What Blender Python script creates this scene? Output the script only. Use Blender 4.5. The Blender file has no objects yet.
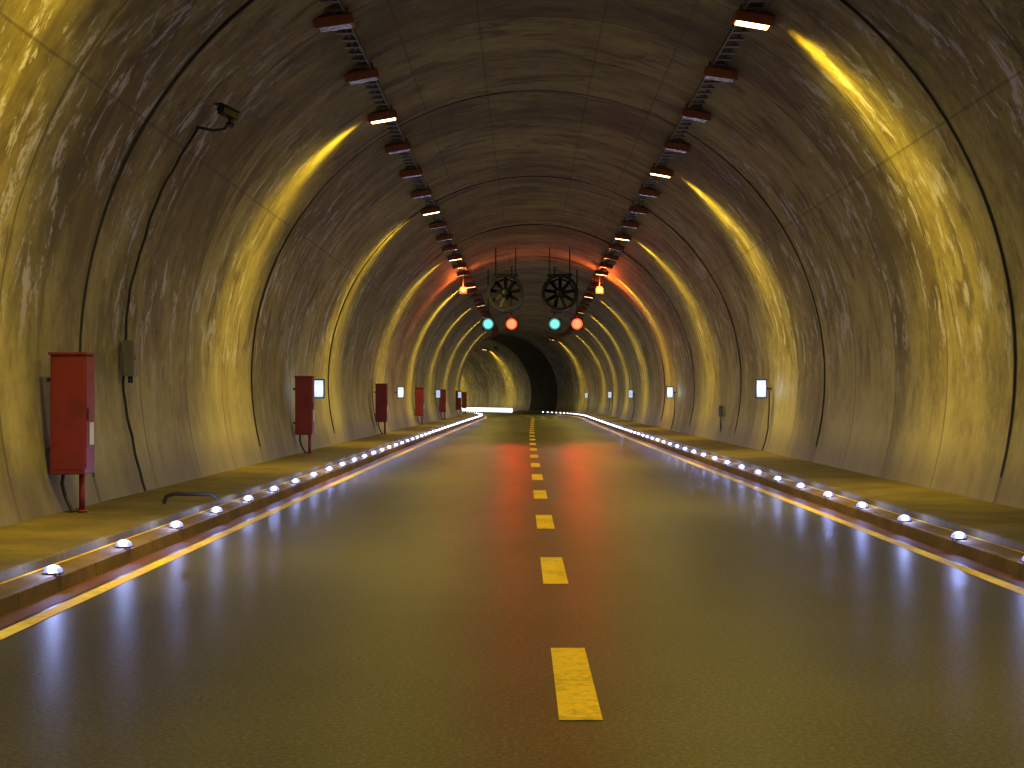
import bpy, bmesh, math, random
from mathutils import Vector, Matrix, noise
random.seed(7)
sc = bpy.context.scene
F = 1500.0
# ------------------------------------------------------------------ path
DS = 0.25; S0 = -30.0; S1 = 262.0
tab = []
def curv(s):
    if s < 0: return 0.0
    if s < 108: return 1.1e-4
    if s < 130: return 1.1e-4 + (s-108)/22.0*(-1/130.0-1.1e-4)
    return -1/130.0
x, y, th = 0.31, S0, 0.0
s = S0
while s <= S1+DS:
    tab.append((x, y, th))
    th += curv(s)*DS
    x += math.sin(th)*DS; y += math.cos(th)*DS
    s += DS
def frame(s):
    t = (s-S0)/DS
    i = max(0, min(len(tab)-2, int(t))); f = t-i
    a, b = tab[i], tab[i+1]
    return tuple(a[k]+(b[k]-a[k])*f for k in range(3))
def P(s, u, h):
    x, y, th = frame(s)
    return Vector((x+math.cos(th)*u, y-math.sin(th)*u, h))
R = 5.9; HC = 2.0
def wall_u(h): return math.sqrt(R*R-(h-HC)**2)
def ceil_h(u): return HC+math.sqrt(R*R-u*u)
DB0, DB1 = 148.4, 158.4     # unlit bay

# ------------------------------------------------------------------ node helper
class NT:
    def __init__(self, name):
        self.m = bpy.data.materials.new(name); self.m.use_nodes = True
        self.t = self.m.node_tree; self.n = self.t.nodes; self.l = self.t.links
        self.b = self.n['Principled BSDF']
    def _in(self, sock, v):
        if isinstance(v, bpy.types.NodeSocket): self.l.new(v, sock)
        elif v is not None: sock.default_value = v
    def math(self, op, a, b=None, c=None, clamp=False):
        n = self.n.new('ShaderNodeMath'); n.operation = op; n.use_clamp = clamp
        self._in(n.inputs[0], a); self._in(n.inputs[1], b)
        if c is not None: self._in(n.inputs[2], c)
        return n.outputs[0]
    def ramp(self, v, a, b, c=0.0, d=1.0):
        n = self.n.new('ShaderNodeMapRange'); n.interpolation_type = 'SMOOTHSTEP'
        self._in(n.inputs[0], v); self._in(n.inputs[1], a); self._in(n.inputs[2], b)
        self._in(n.inputs[3], c); self._in(n.inputs[4], d); return n.outputs[0]
    def mix(self, f, a, b, mode='MIX'):
        n = self.n.new('ShaderNodeMix'); n.data_type = 'RGBA'; n.blend_type = mode
        self._in(n.inputs[0], f)
        def c(v): return (*v, 1) if isinstance(v, tuple) and len(v) == 3 else v
        self._in(n.inputs[6], c(a)); self._in(n.inputs[7], c(b)); return n.outputs[2]
    def vec(self, a, b, c=0.0):
        n = self.n.new('ShaderNodeCombineXYZ')
        self._in(n.inputs[0], a); self._in(n.inputs[1], b); self._in(n.inputs[2], c); return n.outputs[0]
    def uv(self):
        n = self.n.new('ShaderNodeUVMap'); n.uv_map = 'UVMap'
        p = self.n.new('ShaderNodeSeparateXYZ'); self.l.new(n.outputs[0], p.inputs[0]); return p.outputs[0], p.outputs[1]
    def obj(self):
        n = self.n.new('ShaderNodeTexCoord'); return n.outputs['Object']
    def noise(self, v, scale=1.0, detail=4.0, rough=0.55, dist=0.0):
        n = self.n.new('ShaderNodeTexNoise'); self._in(n.inputs['Vector'], v)
        n.inputs['Scale'].default_value = scale; n.inputs['Detail'].default_value = detail
        n.inputs['Roughness'].default_value = rough; n.inputs['Distortion'].default_value = dist
        return n.outputs[0]
    def bump(self, h, st, dist=0.02):
        n = self.n.new('ShaderNodeBump'); n.inputs['Strength'].default_value = st; n.inputs['Distance'].default_value = dist
        self._in(n.inputs['Height'], h); self.l.new(n.outputs[0], self.b.inputs['Normal'])
    def set(self, **k):
        for a, v in k.items():
            s = self.b.inputs[a.replace('_', ' ')]
            if isinstance(v, tuple) and len(v) == 3: v = (*v, 1)
            self._in(s, v)
        return self.m

def simple(name, col, rough=0.5, metal=0.0, var=0.35, scale=6.0, dirt=(0.05, 0.04, 0.03)):
    t = NT(name); o = t.obj()
    n = t.noise(o, scale, 4, 0.6)
    dirt = tuple(min(dirt[i], col[i]*.6) for i in range(3))
    c = t.mix(t.ramp(n, 0.42, 0.75, 0, var), col, dirt)
    t.set(Base_Color=c, Roughness=t.math('ADD', t.math('MULTIPLY', n, 0.3), rough-0.15), Metallic=metal)
    return t.m
def emis(name, col, st, sampling='NONE'):
    t = NT(name); t.set(Base_Color=(0.3, 0.3, 0.3), Roughness=0.3, Emission_Color=col)
    t.b.inputs['Emission Strength'].default_value = st
    t.m.cycles.emission_sampling = sampling
    return t.m

# concrete lining -------------------------------------------------------
A0 = -math.asin((HC+0.1)/R); ATOT = math.pi-2*A0; L = ATOT*R
def lining_mat(name, dark=1.0):
    t = NT(name); a, s = t.uv()
    big = t.noise(t.vec(t.math('MULTIPLY', a, .30), t.math('MULTIPLY', s, .35)), 1, 3, .6)
    strk = t.noise(t.vec(t.math('MULTIPLY', a, .8), t.math('MULTIPLY', s, 1.5), 3.3), 1, 4, .68)
    fine = t.noise(t.vec(t.math('MULTIPLY', a, 4.0), t.math('MULTIPLY', s, 5.0), 7.0), 1.5, 4, .72)
    seg = t.math('FLOOR', t.math('DIVIDE', t.math('SUBTRACT', s, 18.9), 3.0))
    wn = t.n.new('ShaderNodeTexWhiteNoise'); wn.noise_dimensions = '1D'; t.l.new(seg, wn.inputs['W'])
    v = t.math('ADD', t.math('MULTIPLY', big, .55), t.math('MULTIPLY', strk, .45))
    v = t.math('ADD', v, t.math('MULTIPLY', t.math('SUBTRACT', fine, .5), .34))
    v = t.math('ADD', v, t.math('MULTIPLY', t.math('SUBTRACT', wn.outputs[0], .5), .12))
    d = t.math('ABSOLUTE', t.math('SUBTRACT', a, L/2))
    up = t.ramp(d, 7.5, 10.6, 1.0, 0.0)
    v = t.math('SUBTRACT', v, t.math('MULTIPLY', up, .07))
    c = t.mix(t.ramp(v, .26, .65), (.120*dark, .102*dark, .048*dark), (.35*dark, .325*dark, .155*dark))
    run = t.noise(t.vec(t.math('MULTIPLY', a, .6), t.math('MULTIPLY', s, 1.3), 11.0), 1, 4, .72, .6)
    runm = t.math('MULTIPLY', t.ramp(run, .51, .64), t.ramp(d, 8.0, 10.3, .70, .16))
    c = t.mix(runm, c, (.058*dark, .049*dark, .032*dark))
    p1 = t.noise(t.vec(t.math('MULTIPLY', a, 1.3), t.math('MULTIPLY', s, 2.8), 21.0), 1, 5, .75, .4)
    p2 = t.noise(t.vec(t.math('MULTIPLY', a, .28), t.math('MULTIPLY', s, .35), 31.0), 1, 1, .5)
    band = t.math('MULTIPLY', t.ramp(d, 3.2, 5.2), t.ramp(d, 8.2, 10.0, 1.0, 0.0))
    led_sheen = t.math('MULTIPLY', t.math('MULTIPLY', t.ramp(p1, .53, .62), t.ramp(p2, .36, .50)), band)
    c = t.mix(t.math('MULTIPLY', led_sheen, .80), c, (.46*dark, .48*dark, .64*dark))  # LED reflections on the haunches, painted in as pale bluish patches
    def line(coord, per, off, w):
        m = t.math('MODULO', t.math('ADD', t.math('SUBTRACT', coord, off), per*40+per/2), per)
        return t.ramp(t.math('ABSOLUTE', t.math('SUBTRACT', m, per/2)), w*.4, w, 1.0, 0.0)
    j3 = t.math('MULTIPLY', line(s, 3.0, 18.9, .045), .6)
    j12 = t.math('MULTIPLY', line(s, 12.0, 18.9, .08), .85)
    jl = None
    for ang in (52.0, 88.0, 120.9):
        w = math.radians(ang)*R
        for q in {round(w, 3), round(L-w, 3)}:
            k = t.ramp(t.math('ABSOLUTE', t.math('SUBTRACT', a, q)), .010, .024, .40, 0.0)
            jl = k if jl is None else t.math('MAXIMUM', jl, k)
    j = t.math('MAXIMUM', t.math('MAXIMUM', j3, j12), jl)
    c = t.mix(j, c, (.03*dark, .026*dark, .02*dark))
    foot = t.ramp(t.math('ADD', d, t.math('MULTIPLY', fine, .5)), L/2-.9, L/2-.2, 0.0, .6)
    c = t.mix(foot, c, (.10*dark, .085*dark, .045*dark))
    rg = t.math('SUBTRACT', t.math('MULTIPLY', fine, .2), t.math('MULTIPLY', led_sheen, .12))
    t.set(Base_Color=c, Roughness=t.math('ADD', rg, .56), Specular_IOR_Level=.28 if dark == 1 else .04)
    h = t.math('SUBTRACT', t.math('ADD', t.math('MULTIPLY', fine, .7), t.math('MULTIPLY', strk, .3)), j)
    t.bump(h, .30, .014)
    return t.m
M_line = lining_mat('stained_concrete_led_sheen')
M_dark = lining_mat('shade_painted_concrete', .07)  # darkness of the unlit bay put into the concrete colour

def asphalt_mat():
    t = NT('asphalt'); a, s = t.uv()
    v = t.vec(a, s)
    g = t.noise(v, 38, 3, .8); n = t.noise(t.vec(a, t.math('MULTIPLY', s, .10)), .9, 3, .55)
    b = t.noise(v, .55, 4, .6)
    k = t.math('ADD', t.math('MULTIPLY', n, .55), t.math('MULTIPLY', b, .45))
    c = t.mix(t.ramp(k, .36, .64), (.042, .043, .029), (.066, .067, .046))
    c = t.mix(t.ramp(g, .48, .66, 0, .7), c, (.15, .15, .105))
    c = t.mix(t.ramp(g, .47, .34, 0, .6), c, (.016, .016, .011))
    t.set(Base_Color=c, Roughness=t.ramp(n, .35, .65, .38, .43), Specular_IOR_Level=.07)
    t.bump(g, .12, .004)
    return t.m
def paint_mat(name, col, wear=.5):
    t = NT(name); a, s = t.uv(); v = t.vec(a, s)
    n = t.noise(v, 14, 5, .75); n2 = t.noise(v, 1.3, 3, .6)
    w = t.ramp(t.math('ADD', t.math('MULTIPLY', n, .6), t.math('MULTIPLY', n2, .4)), .44, .66, 0, wear)
    t.set(Base_Color=t.mix(w, col, (.14, .11, .03)), Roughness=.7, Specular_IOR_Level=.1); t.bump(n, .2, .004)
    return t.m
M_asph = asphalt_mat()
M_yel = paint_mat('yellow_paint', (.78, .57, .045), .6)
M_gut = paint_mat('gutter_reddish', (.12, .045, .025), .6)
def conc_floor(name, col):
    t = NT(name); a, s = t.uv(); v = t.vec(a, s)
    n = t.noise(v, 1.2, 4, .65); f = t.noise(v, 22, 3, .7)
    m = t.math('ABSOLUTE', t.math('SUBTRACT', t.math('MODULO', t.math('ADD', s, 60.0), 1.0), .5))
    j = t.ramp(m, .485, .497, 0, .6)
    c = t.mix(t.ramp(n, .35, .68), tuple(x*.6 for x in col), col)
    c = t.mix(t.ramp(f, .45, .75, 0, .35), c, (.05, .04, .03))
    c = t.mix(j, c, (.02, .018, .015))
    t.set(Base_Color=c, Roughness=.7, Specular_IOR_Level=.2); t.bump(t.math('SUBTRACT', f, j), .35, .01)
    return t.m
M_kerb = conc_floor('kerb_concrete', (.20, .14, .09))
M_walk = conc_floor('walkway_concrete', (.155, .13, .08))
M_red = simple('red_paint', (.19, .016, .018), .55, 0, .5, 3)
M_redm = simple('rusty_red_paint', (.30, .09, .045), .5)
M_blk = simple('black_rubber', (.012, .012, .013), .55)
M_steel = simple('galvanised_steel', (.14, .13, .12), .5, .5)
M_dksteel = simple('dark_steel', (.018, .018, .02), .5, .3)
M_grey = simple('grey_enclosure', (.16, .15, .12), .5)
M_white = simple('white_label', (.6, .65, .7), .5, 0, .2)
M_led = emis('led_lens', (.72, .80, 1.0), 20)
M_ledb = emis('led_halo_glow', (.28, .34, 1.0), 1.2)  # added glowing skirt that imitates the blue halo around each LED
M_ledline = emis('led_strip_lens', (.80, .84, 1.0), 2.4)
M_lamp = emis('sodium_lamp_glass', (1, .56, .20), 14)
M_off = simple('dull_lamp_glass', (.16, .09, .05), .25)
M_sred = emis('red_lens', (1, .045, .016), 9, 'AUTO')
M_sredrim = emis('red_lens_rim', (1, .06, .02), .9)
M_sgrn = emis('green_lens', (.10, .56, .50), 1.8, 'AUTO')
M_sgrnrim = emis('green_lens_rim', (.02, .22, .24), .8)
M_bgrn = emis('beacon_green_lens', (.05, .35, .32), .6)
M_bred = emis('beacon_red_lens', (1, .10, .03), 1.1)
M_sign = emis('sign_face_lit', (.60, .76, 1.0), .78)
M_pict = emis('sign_pictogram', (.32, .46, .82), .5)
M_signb = simple('sign_frame', (.02, .03, .07), .4)

# ------------------------------------------------------------------ mesh helpers
def new_obj(name, me, parent=None, mats=()):
    o = bpy.data.objects.new(name, me); sc.collection.objects.link(o)
    for m in mats: me.materials.append(m)
    if parent: o.parent = parent
    return o
def empty(name, loc=(0, 0, 0), rz=0):
    e = bpy.data.objects.new(name, None); e.empty_display_size = .2
    e.location = loc; e.rotation_euler = (0, 0, rz); sc.collection.objects.link(e); return e
def place(o, s, u, h, rx=0, ry=0, rz=0):
    o.location = P(s, u, h); o.rotation_euler = (rx, ry, rz-frame(s)[2])
def sweep(name, prof, s0, s1, ds, mat, parent=None, smooth=False, disp=None):
    n = max(1, round((s1-s0)/ds)); verts = []; faces = []
    cu = [0]
    for i in range(1, len(prof)):
        cu.append(cu[-1]+math.dist(prof[i], prof[i-1]))
    m = len(prof)
    for i in range(n+1):
        s = s0+(s1-s0)*i/n
        for j, (u, h) in enumerate(prof):
            if disp: u, h = disp(u, h, s, cu[j])
            verts.append(P(s, u, h))
    me = bpy.data.meshes.new(name)
    for i in range(n):
        for j in range(m-1):
            faces.append((i*m+j, i*m+j+1, (i+1)*m+j+1, (i+1)*m+j))
    me.from_pydata(verts, [], faces)
    uvl = me.uv_layers.new(name='UVMap')
    off = prof[0][0] if not smooth else 0
    for p in me.polygons:
        p.use_smooth = smooth
        for li in p.loop_indices:
            vi = me.loops[li].vertex_index; i, j = divmod(vi, m)
            uvl.data[li].uv = (cu[j]+off, s0+(s1-s0)*i/n)
    return new_obj(name, me, parent, (mat,))
def add_box(bm, c, sz, mi=0, bev=0.0, rot=None):
    r = bmesh.ops.create_cube(bm, size=1.0)
    vs = r['verts']
    M = Matrix.Translation(c) @ (rot if rot else Matrix.Identity(4)) @ Matrix.Diagonal((*sz, 1))
    bmesh.ops.transform(bm, matrix=M, verts=vs)
    fs = {f for v in vs for f in v.link_faces}
    for f in fs: f.material_index = mi
    if bev:
        es = {e for v in vs for e in v.link_edges}
        r2 = bmesh.ops.bevel(bm, geom=list(es), offset=bev, segments=2, affect='EDGES', profile=.5)
        for f in r2['faces']: f.material_index = mi
def add_cyl(bm, c, r, d, axis='Z', mi=0, seg=20, r2=None, caps=True):
    rr = bmesh.ops.create_cone(bm, cap_ends=caps, segments=seg, radius1=r, radius2=r if r2 is None else r2, depth=d)
    rot = {'Z': Matrix.Identity(4), 'Y': Matrix.Rotation(math.pi/2, 4, 'X'), 'X': Matrix.Rotation(math.pi/2, 4, 'Y')}[axis]
    bmesh.ops.transform(bm, matrix=Matrix.Translation(c) @ rot, verts=rr['verts'])
    for f in {f for v in rr['verts'] for f in v.link_faces}:
        f.material_index = mi
        if len(f.verts) == 4: f.smooth = True
def add_sph(bm, c, r, mi=0, sub=2, sc3=(1, 1, 1), rot=None):
    rr = bmesh.ops.create_icosphere(bm, subdivisions=sub, radius=r)
    bmesh.ops.transform(bm, matrix=Matrix.Translation(c) @ (rot if rot else Matrix.Identity(4)) @ Matrix.Diagonal((*sc3, 1)), verts=rr['verts'])
    for f in {f for v in rr['verts'] for f in v.link_faces}: f.material_index = mi; f.smooth = True
def mesh(bm, name):
    me = bpy.data.meshes.new(name); bm.to_mesh(me); bm.free(); return me
def tube(name, pts, r, mat, parent=None):
    cu = bpy.data.curves.new(name, 'CURVE'); cu.dimensions = '3D'; cu.bevel_depth = r; cu.bevel_resolution = 3
    sp = cu.splines.new('POLY'); sp.points.add(len(pts)-1)
    for p, q in zip(sp.points, pts): p.co = (*q, 1)
    cu.materials.append(mat)
    o = bpy.data.objects.new(name, cu); sc.collection.objects.link(o)
    if parent: o.parent = parent
    return o
def light(kind, name, energy, col, parent, loc, **k):
    l = bpy.data.lights.new(name, kind); l.energy = energy; l.color = col
    for a, v in k.items(): setattr(l, a, v)
    o = bpy.data.objects.new(name, l); sc.collection.objects.link(o); o.parent = parent; o.location = loc
    return o

# ------------------------------------------------------------------ ground / road
gm = bpy.data.meshes.new('ground')
gm.from_pydata([(-600, -300, -.3), (600, -300, -.3), (600, 900, -.3), (-600, 900, -.3)], [], [(0, 1, 2, 3)])
new_obj('ground', gm, None, (simple('soil', (.10, .08, .05), .9),))

sweep('road', [(-3.95, 0), (3.95, 0)], -30, 260, 2, M_asph)
mk = empty('road_markings')
for sg in (-1, 1):
    sweep('edge_line', [(sg*3.70-.065, .004), (sg*3.70+.065, .004)], -30, 260, 1, M_yel, mk)
    a, b = sorted((sg*3.80, sg*3.995))
    sweep('gutter', [(a, .004), (b, .004)], -30, 260, 1, M_gut, mk)
s = 7.22-5.28*6
while s < 255:
    sweep('lane_dash', [(-.125, .004), (.085, .004)], s, s+2.08, 1.04, M_yel, mk)
    s += 5.28
kb = empty('kerb')
for sg in (-1, 1):
    pr = [(sg*3.99, -.02), (sg*4.0, .12), (sg*4.02, .14), (sg*4.28, .145)]
    sweep('kerb_stone', pr, -30, 260, 1, M_kerb, kb)
    sweep('kerb_line', [(sg*4.235-.016, .150), (sg*4.235+.016, .150)], -30, 260, 1, M_yel, kb)
wk = empty('walkway')
for sg in (-1, 1):
    pr = [(sg*4.28, .10), (sg*4.29, .205), (sg*4.31, .22), (sg*5.75, .235)]
    sweep('walkway_slab', pr, -30, 260, 1, M_walk, wk)

# ------------------------------------------------------------------ tunnel lining
tn = empty('tunnel')
NA = 72
prof = [(-math.cos(A0+ATOT*i/NA)*R, HC+math.sin(A0+ATOT*i/NA)*R) for i in range(NA+1)]
def disp(u, h, s, arc):
    seg = math.floor((s-18.9)/12.0)
    d = noise.noise(Vector((arc*.35, s*.45, 0)))*.022 + noise.noise(Vector((arc*.12, seg*3.7, 5)))*.03
    d += noise.noise(Vector((arc*1.2, s*1.2, 9)))*.006
    k = 1+d/R
    return u*k, HC+(h-HC)*k
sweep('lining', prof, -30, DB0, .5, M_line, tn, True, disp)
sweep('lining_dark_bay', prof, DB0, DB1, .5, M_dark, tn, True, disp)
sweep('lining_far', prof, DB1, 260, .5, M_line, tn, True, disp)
def ring(s, r, rad, mat, name, a0=0.0, a1=1.0, n=60):
    pts = []
    for i in range(n+1):
        a = A0+ATOT*(a0+(a1-a0)*i/n)
        pts.append(P(s, -math.cos(a)*r, HC+math.sin(a)*r))
    return tube(name, pts, rad, mat, tn)
ring(18.9, R-.0, .026, M_blk, 'joint_seal', .03, .97)
for k in range(-3, 19):
    if k: ring(18.9+12*k, R+.003, .018, M_blk, 'joint_seal', .03, .97)

# ------------------------------------------------------------------ lamps
LU = 2.98; LH = 6.93
def lamp_mesh(lit):
    bm = bmesh.new()
    add_box(bm, (0, 0, 0), (.54, .36, .13), 0, .02)
    add_box(bm, (0, 0, -.072), (.46, .28, .02), 1, .004)
    add_box(bm, (0, -.19, -.03), (.56, .025, .14), 0, .005)
    add_box(bm, (0, 0, .10), (.10, .30, .09), 2, .005)
    for x in (-.2, .2): add_box(bm, (x, 0, .11), (.03, .10, .14), 2)
    for x in (-.18, -.06, .06, .18): add_box(bm, (x, .185, 0), (.015, .03, .1), 0)
    me = mesh(bm, 'tunnel_lamp_lit' if lit else 'tunnel_lamp')
    for m in (M_redm, M_lamp if lit else M_off, M_steel): me.materials.append(m)
    return me
ML, MU = lamp_mesh(True), lamp_mesh(False)
YEL = (1.0, .66, .03)
YEL2 = (1.0, .72, .14)
for sg in (-1, 1):
    base = 28.6 if sg < 0 else 21.3
    k = -13
    while True:
        s = base+3.6*k
        if s > 250: break
        lit = (k % 4 == 0)
        if not (DB0-5 < s < DB1+1):
            o = bpy.data.objects.new('tunnel_lamp', ML if lit else MU); sc.collection.objects.link(o)
            place(o, s, sg*LU, LH, 0, sg*.16+random.uniform(-.03, .03), random.uniform(-.03, .03))
            if lit:
                w = light('SPOT', 'wall_beam', 1600, YEL, o, (sg*.12, 0, -.13), spot_size=math.radians(120), spot_blend=1.0, shadow_soft_size=.12)
                aa = math.radians(38)
                tgt = Vector((sg*math.sin(aa), 0, -math.cos(aa))); w.rotation_euler = tgt.to_track_quat('-Z', 'Y').to_euler()
                w.scale = (.42, 1, 1)
                light('SPOT', 'road_beam', 1020, YEL2, o, (0, 0, -.13), spot_size=math.radians(174), spot_blend=.9, shadow_soft_size=.12, specular_factor=.4)
        k += 1
# cable trays
for sg in (-1, 1):
    bm = bmesh.new()
    def strip(u0, u1, h0, h1, s0, s1):
        a = [P(s0, u0, h0), P(s0, u1, h0), P(s0, u1, h1), P(s0, u0, h1)]
        b = [P(s1, u0, h0), P(s1, u1, h0), P(s1, u1, h1), P(s1, u0, h1)]
        va = [bm.verts.new(q) for q in a]; vb = [bm.verts.new(q) for q in b]
        for i in range(4): bm.faces.new((va[i], va[(i+1) % 4], vb[(i+1) % 4], vb[i]))
        bm.faces.new(va); bm.faces.new(vb[::-1])
    s = -28
    while s < 142:
        for du in (-.16, .16): strip(sg*LU+du-.012, sg*LU+du+.012, LH+.075, LH+.14, s, s+2)
        s += 2
    s = -28
    while s < 142:
        strip(sg*LU-.145, sg*LU+.145, LH+.09, LH+.115, s, s+.12)
        if int(s*2) % 6 == 0:
            strip(sg*(LU-.02)-.01, sg*(LU-.02)+.01, LH+.13, ceil_h(LU)+.02, s, s+.04)
        s += .45
    ct = new_obj('cable_tray', mesh(bm, 'cable_tray'), None, (M_steel,))
    cab = [P(s_, sg*LU+.05+.03*math.sin(s_*.7), LH+.135) for s_ in range(-28, 143, 1)]
    tube('power_cable', cab, .03, M_blk, ct)

# ------------------------------------------------------------------ LED kerb lights
for sg in (-1, 1):
    row = empty('led_kerb_lights')
    bm = bmesh.new()
    s = (11.98 if sg < 0 else 15.0)-2.13*8
    pos = []
    while s < 255:
        if not (DB0-1 < s < DB1): pos.append(s)
        s += 2.13
    for i, s in enumerate(pos):
        c = P(s, sg*4.05, .145)
        rot = Matrix.Rotation(-frame(s)[2], 4, 'Z')
        add_box(bm, c+Vector((0, 0, .006)), (.14, .13, .018), 1, .005, rot)
        add_sph(bm, c+Vector((0, 0, .025)), .078, 2, 2, (1, .55, .62), rot)
        for sy in (-1, 1):
            add_sph(bm, c+rot @ Vector((0, sy*.036, .032)), .034, 0, 2)
        if s > -2 and s < 62:
            light('POINT', 'led_glow', 9, (.36, .44, 1.0), row, c+Vector((0, 0, .13)), shadow_soft_size=.03, specular_factor=.2)
        elif 62 <= s < 142 and i % 3 == 0:
            light('POINT', 'led_glow', 24, (.36, .44, 1.0), row, c+Vector((0, 0, .3)), shadow_soft_size=.05, specular_factor=.4)
    new_obj('led_studs', mesh(bm, 'led_studs'), row, (M_led, M_steel, M_ledb))
    sweep('led_guide_strip', [(sg*3.985, .02), (sg*3.985, .46)], DB1+.5, 255, 1, M_ledline, row)

# ------------------------------------------------------------------ jet fans
SF = 60.0
def fan():
    bm = bmesh.new()
    for r in (.70, .655): add_cyl(bm, (0, 0, 0), r, 1.5, 'Y', 0, 40, None, False)
    for y in (-.75, .75, -.35, .35):
        rr = bmesh.ops.create_cone(bm, cap_ends=False, segments=40, radius1=.72, radius2=.72, depth=.05)
        bmesh.ops.transform(bm, matrix=Matrix.Translation((0, y, 0)) @ Matrix.Rotation(math.pi/2, 4, 'X'), verts=rr['verts'])
    for y in (-.775, .775):
        a = []; b = []
        for i in range(40):
            t = i/40*2*math.pi
            a.append(bm.verts.new((math.cos(t)*.725, y, math.sin(t)*.725))); b.append(bm.verts.new((math.cos(t)*.60, y*.98, math.sin(t)*.60)))
        for i in range(40): bm.faces.new((a[i], a[(i+1) % 40], b[(i+1) % 40], b[i]))
    add_cyl(bm, (0, -.35, 0), .17, .5, 'Y', 0, 24); add_sph(bm, (0, -.6, 0), .17, 0, 2, (1, .6, 1))
    for i in range(9):
        t = i/9*2*math.pi
        M = Matrix.Rotation(t, 4, 'Y') @ Matrix.Translation((0, -.45, .40)) @ Matrix.Rotation(math.radians(32), 4, 'Z')
        add_box(bm, (0, 0, 0), (.15, .02, .50), 0, 0, M)
    for y in (-.4, .4):
        for x in (-.40, .40):
            add_box(bm, (x, y, 1.15), (.03, .03, 1.35), 0)
        add_box(bm, (0, y, .74), (1.0, .06, .05), 0)
    me = mesh(bm, 'jet_fan'); me.materials.append(M_dksteel); return me
FM = fan()
for u in (-1.08, 1.08):
    o = bpy.data.objects.new('jet_fan', FM); sc.collection.objects.link(o); place(o, SF, u, 5.72)

# ------------------------------------------------------------------ lane signals
SS = 70.0
def sig(lens, rim):
    bm = bmesh.new()
    add_box(bm, (0, 0, 0), (.56, .22, .56), 0, .03)
    add_cyl(bm, (0, -.120, 0), .27, .03, 'Y', 3, 28)
    add_sph(bm, (0, -.13, 0), .21, 1, 3, (1, .3, 1))
    add_cyl(bm, (0, -.16, .0), .285, .12, 'Y', 0, 28, None, False)
    add_box(bm, (0, 0, .34), (.10, .1, .14), 2)
    add_cyl(bm, (0, 0, 1.5), .03, 2.4, 'Z', 0, 10)
    add_box(bm, (0, 0, 2.66), (.25, .25, .03), 2)
    me = mesh(bm, 'lane_signal')
    for m in (M_blk, lens, M_steel, rim): me.materials.append(m)
    return me
SR, SG = sig(M_sred, M_sredrim), sig(M_sgrn, M_sgrnrim)
for u, m, c, e in ((-2.07, SG, (.05, 1, .8), 50), (-.97, SR, (1, .05, .015), 600), (1.04, SG, (.05, 1, .8), 50), (2.08, SR, (1, .05, .015), 600)):
    o = bpy.data.objects.new('lane_control_signal', m); sc.collection.objects.link(o); place(o, SS, u, 5.0)
    w = light('SPOT', 'lens_glow', e, c, o, (0, -.27, 0), shadow_soft_size=.2, spot_size=math.radians(24), spot_blend=1.0, diffuse_factor=.3)
    w.rotation_euler = Vector((0, -1, -.09)).to_track_quat('-Z', 'Y').to_euler()
for u, c, m, e in ((-3.05, (1, .16, .03), M_bred, 120), (2.95, (1, .13, .02), M_bred, 230)):
    bm = bmesh.new()
    hh = ceil_h(u)-6.25
    add_box(bm, (0, 0, 0), (.34, .18, .24), 0, .02); add_cyl(bm, (0, -.10, 0), .06, .04, 'Y', 1, 20)
    add_box(bm, (0, 0, .15), (.24, .06, .08), 2); add_cyl(bm, (0, 0, .1+hh/2), .03, hh, 'Z', 2, 10)
    me = mesh(bm, 'warning_beacon')
    for q in (M_redm, m, M_steel): me.materials.append(q)
    o = new_obj('warning_beacon', me); place(o, 66, u, ceil_h(u)-hh)
    light('POINT', 'beacon_glow', e, c, o, (0, -.25, .12), shadow_soft_size=.1)

# ------------------------------------------------------------------ fire hose cabinets
def cabinet():
    bm = bmesh.new()
    add_box(bm, (0, 0, 0), (.40, .38, 1.37), 0, .012)
    add_box(bm, (.205, 0, .02), (.012, .33, 1.28), 0, .004)
    add_box(bm, (.216, -.12, .0), (.02, .03, .14), 2, .004)
    add_box(bm, (.2135, .04, -.22), (.006, .16, .26), 1)
    add_box(bm, (0, -.193, 0), (.34, .008, 1.26), 0, .003)
    add_box(bm, (0, 0, .70), (.44, .42, .03), 0, .006)
    add_cyl(bm, (.13, -.05, -.90), .035, .46, 'Z', 0, 14)
    add_cyl(bm, (.13, -.05, -1.11), .06, .03, 'Z', 0, 14)
    add_box(bm, (-.22, 0, .4), (.06, .3, .05), 2); add_box(bm, (-.22, 0, -.4), (.06, .3, .05), 2)
    me = mesh(bm, 'fire_hose_cabinet')
    for m in (M_red, M_white, M_dksteel): me.materials.append(m)
    return me
CM = cabinet()
for s in (17.3, 35.6, 54.4, 73, 91.5, 110, 128):
    o = bpy.data.objects.new('fire_hose_cabinet', CM); sc.collection.objects.link(o); place(o, s, -5.50, 1.36)
    pts = [Vector((-.10, 0, -.68)), Vector((-.11, -.02, -.8)), Vector((-.06, -.05, -.95)), Vector((-.0, -.08, -1.05)), Vector((.04, -.1, -1.12))]
    tube('supply_hose', pts, .022, M_blk, o)

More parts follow.
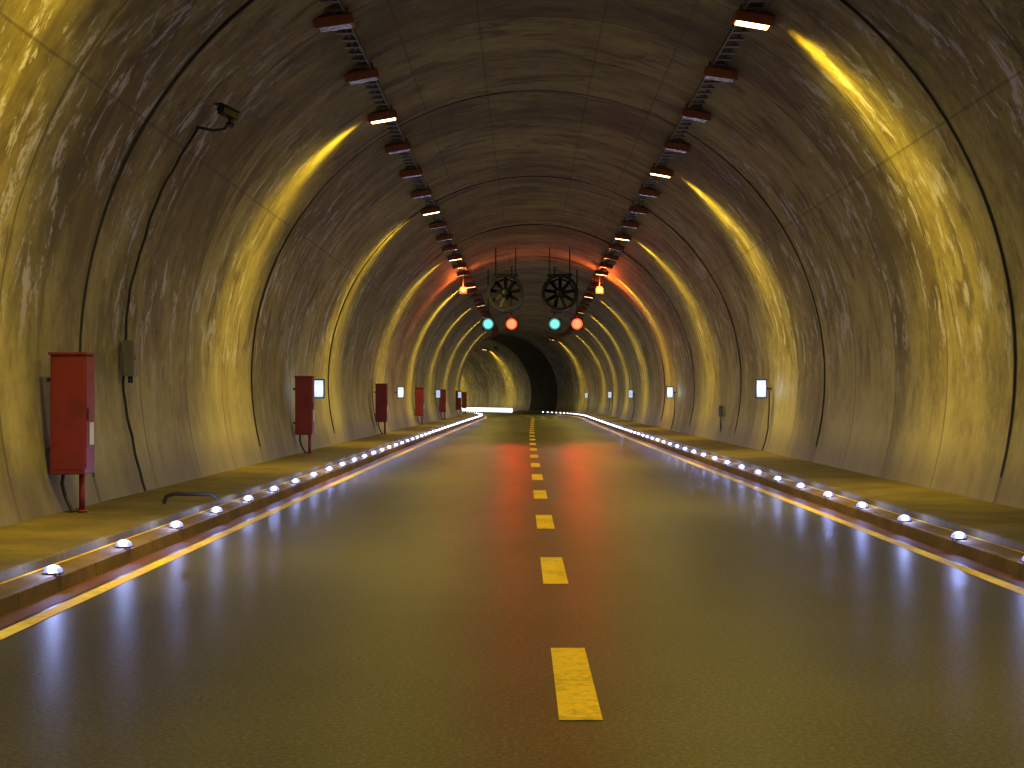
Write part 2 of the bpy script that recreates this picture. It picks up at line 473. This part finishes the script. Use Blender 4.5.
# ------------------------------------------------------------------ lit signs
def sign():
    bm = bmesh.new()
    add_box(bm, (0, 0, 0), (.28, .10, .48), 1, .012)
    for sy in (-1, 1):
        add_box(bm, (0, sy*.053, .0), (.22, .01, .41), 0)
        add_cyl(bm, (.02, sy*.061, .11), .022, .006, 'Y', 3, 12)
        add_box(bm, (0, sy*.061, .03), (.035, .006, .11), 3, 0, Matrix.Rotation(.25, 4, 'Y'))
        add_box(bm, (-.035, sy*.061, -.07), (.022, .006, .11), 3, 0, Matrix.Rotation(.6, 4, 'Y'))
        add_box(bm, (.035, sy*.061, -.065), (.022, .006, .11), 3, 0, Matrix.Rotation(-.5, 4, 'Y'))
    add_box(bm, (.19, 0, 0), (.14, .04, .05), 2)
    me = mesh(bm, 'exit_sign')
    for m in (M_sign, M_signb, M_dksteel, M_pict): me.materials.append(m)
    return me
GM = sign()
for s in (37.0, 60.8, 85, 109, 133):
    for sg in (-1, 1):
        o = bpy.data.objects.new('exit_sign', GM); sc.collection.objects.link(o)
        place(o, s, sg*(5.55 if sg > 0 else 5.35), 1.78, 0, 0, 0 if sg > 0 else math.pi)
        if sg > 0:
            tube('sign_cable', [Vector((.20, 0, -.03)), Vector((.2, .0, -.5)), Vector((.17, .02, -1.0)), Vector((.10, .0, -1.3)), Vector((.02, -.05, -1.52))], .018, M_blk, o)
        if s < 70: light('POINT', 'sign_glow', 5, (.6, .8, 1), o, (0, -.2 if sg > 0 else .2, 0), shadow_soft_size=.12)

# ------------------------------------------------------------------ CCTV + cable + junction box
SCAM = 20.9
cc = empty('security_camera')
bm = bmesh.new()
add_box(bm, (0, -.02, 0), (.12, .30, .11), 0, .015); add_box(bm, (0, -.05, .068), (.15, .38, .015), 0, .004)
add_cyl(bm, (0, -.18, 0), .04, .04, 'Y', 0, 16); add_box(bm, (0, .05, -.09), (.05, .06, .1), 0, .008)
add_cyl(bm, (0, .05, -.14), .06, .04, 'Z', 0, 16)
bdy = new_obj('camera_body', mesh(bm, 'camera_body'), cc, (M_blk,))
place(bdy, SCAM, -4.40, 5.52, math.radians(-12), 0, math.radians(-35))
tube('mount_arm', [P(SCAM, -4.42, 5.38), P(SCAM, -4.46, 5.31), P(SCAM, -4.62, 5.29), P(SCAM, -4.86, 5.34)], .020, M_blk, cc)
pts = []
for i in range(41):
    h = 5.34-(5.34-.26)*i/40
    wob = .02*math.sin(i*.6)+.012*math.sin(i*1.7)
    pts.append(P(SCAM+wob*2, -wall_u(h)+.035+(0.05*max(0, (1.4-h))), h))
tube('conduit', pts, .020, M_blk, cc)
bm = bmesh.new()
add_box(bm, (0, 0, 0), (.14, .28, .50), 0, .012); add_box(bm, (.075, 0, 0), (.012, .24, .46), 0, .004)
add_cyl(bm, (0, -.06, -.29), .02, .10, 'Z', 1, 12); add_cyl(bm, (0, .06, -.29), .02, .10, 'Z', 1, 12)
add_box(bm, (.084, -.08, 0), (.01, .02, .05), 1)
jb = new_obj('junction_box', mesh(bm, 'junction_box'), None, (M_grey, M_blk)); place(jb, SCAM-.05, -5.76, 2.1)
bm = bmesh.new(); add_box(bm, (0, 0, 0), (.12, .24, .34), 0, .01); add_box(bm, (-.065, 0, 0), (.012, .2, .3), 0, .003); add_cyl(bm, (0, 0, -.4), .02, .5, 'Z', 1, 10)
jb2 = new_obj('junction_box', mesh(bm, 'junction_box'), None, (M_grey, M_blk)); place(jb2, 46, 5.72, 1.15)
tube('drain_pipe', [P(18.6, -4.75, .24), P(18.6, -4.72, .33), P(18.6, -4.62, .36), P(18.65, -4.15, .35), P(18.65, -4.1, .30)], .025, M_blk)

# ------------------------------------------------------------------ world, camera
w = bpy.data.worlds.new("World"); sc.world = w; w.use_nodes = True
nt = w.node_tree; bg = nt.nodes['Background']
sky = nt.nodes.new('ShaderNodeTexSky'); sky.sky_type = 'NISHITA'; sky.sun_disc = False
sky.sun_elevation = math.radians(1.5); sky.sun_rotation = math.radians(150)
nt.links.new(sky.outputs[0], bg.inputs[0]); bg.inputs[1].default_value = .03
cam = bpy.data.cameras.new('camera'); co = bpy.data.objects.new('camera', cam); sc.collection.objects.link(co)
cam.sensor_width = 36; cam.lens = F/1024*36; cam.clip_end = 2000; cam.clip_start = .05
co.location = (0, 0, 1.55)
co.rotation_euler = (math.radians(90+.535), 0, math.radians(.306))
sc.camera = co
sc.view_settings.view_transform = 'Standard'; sc.view_settings.look = 'None'; sc.view_settings.exposure = 0
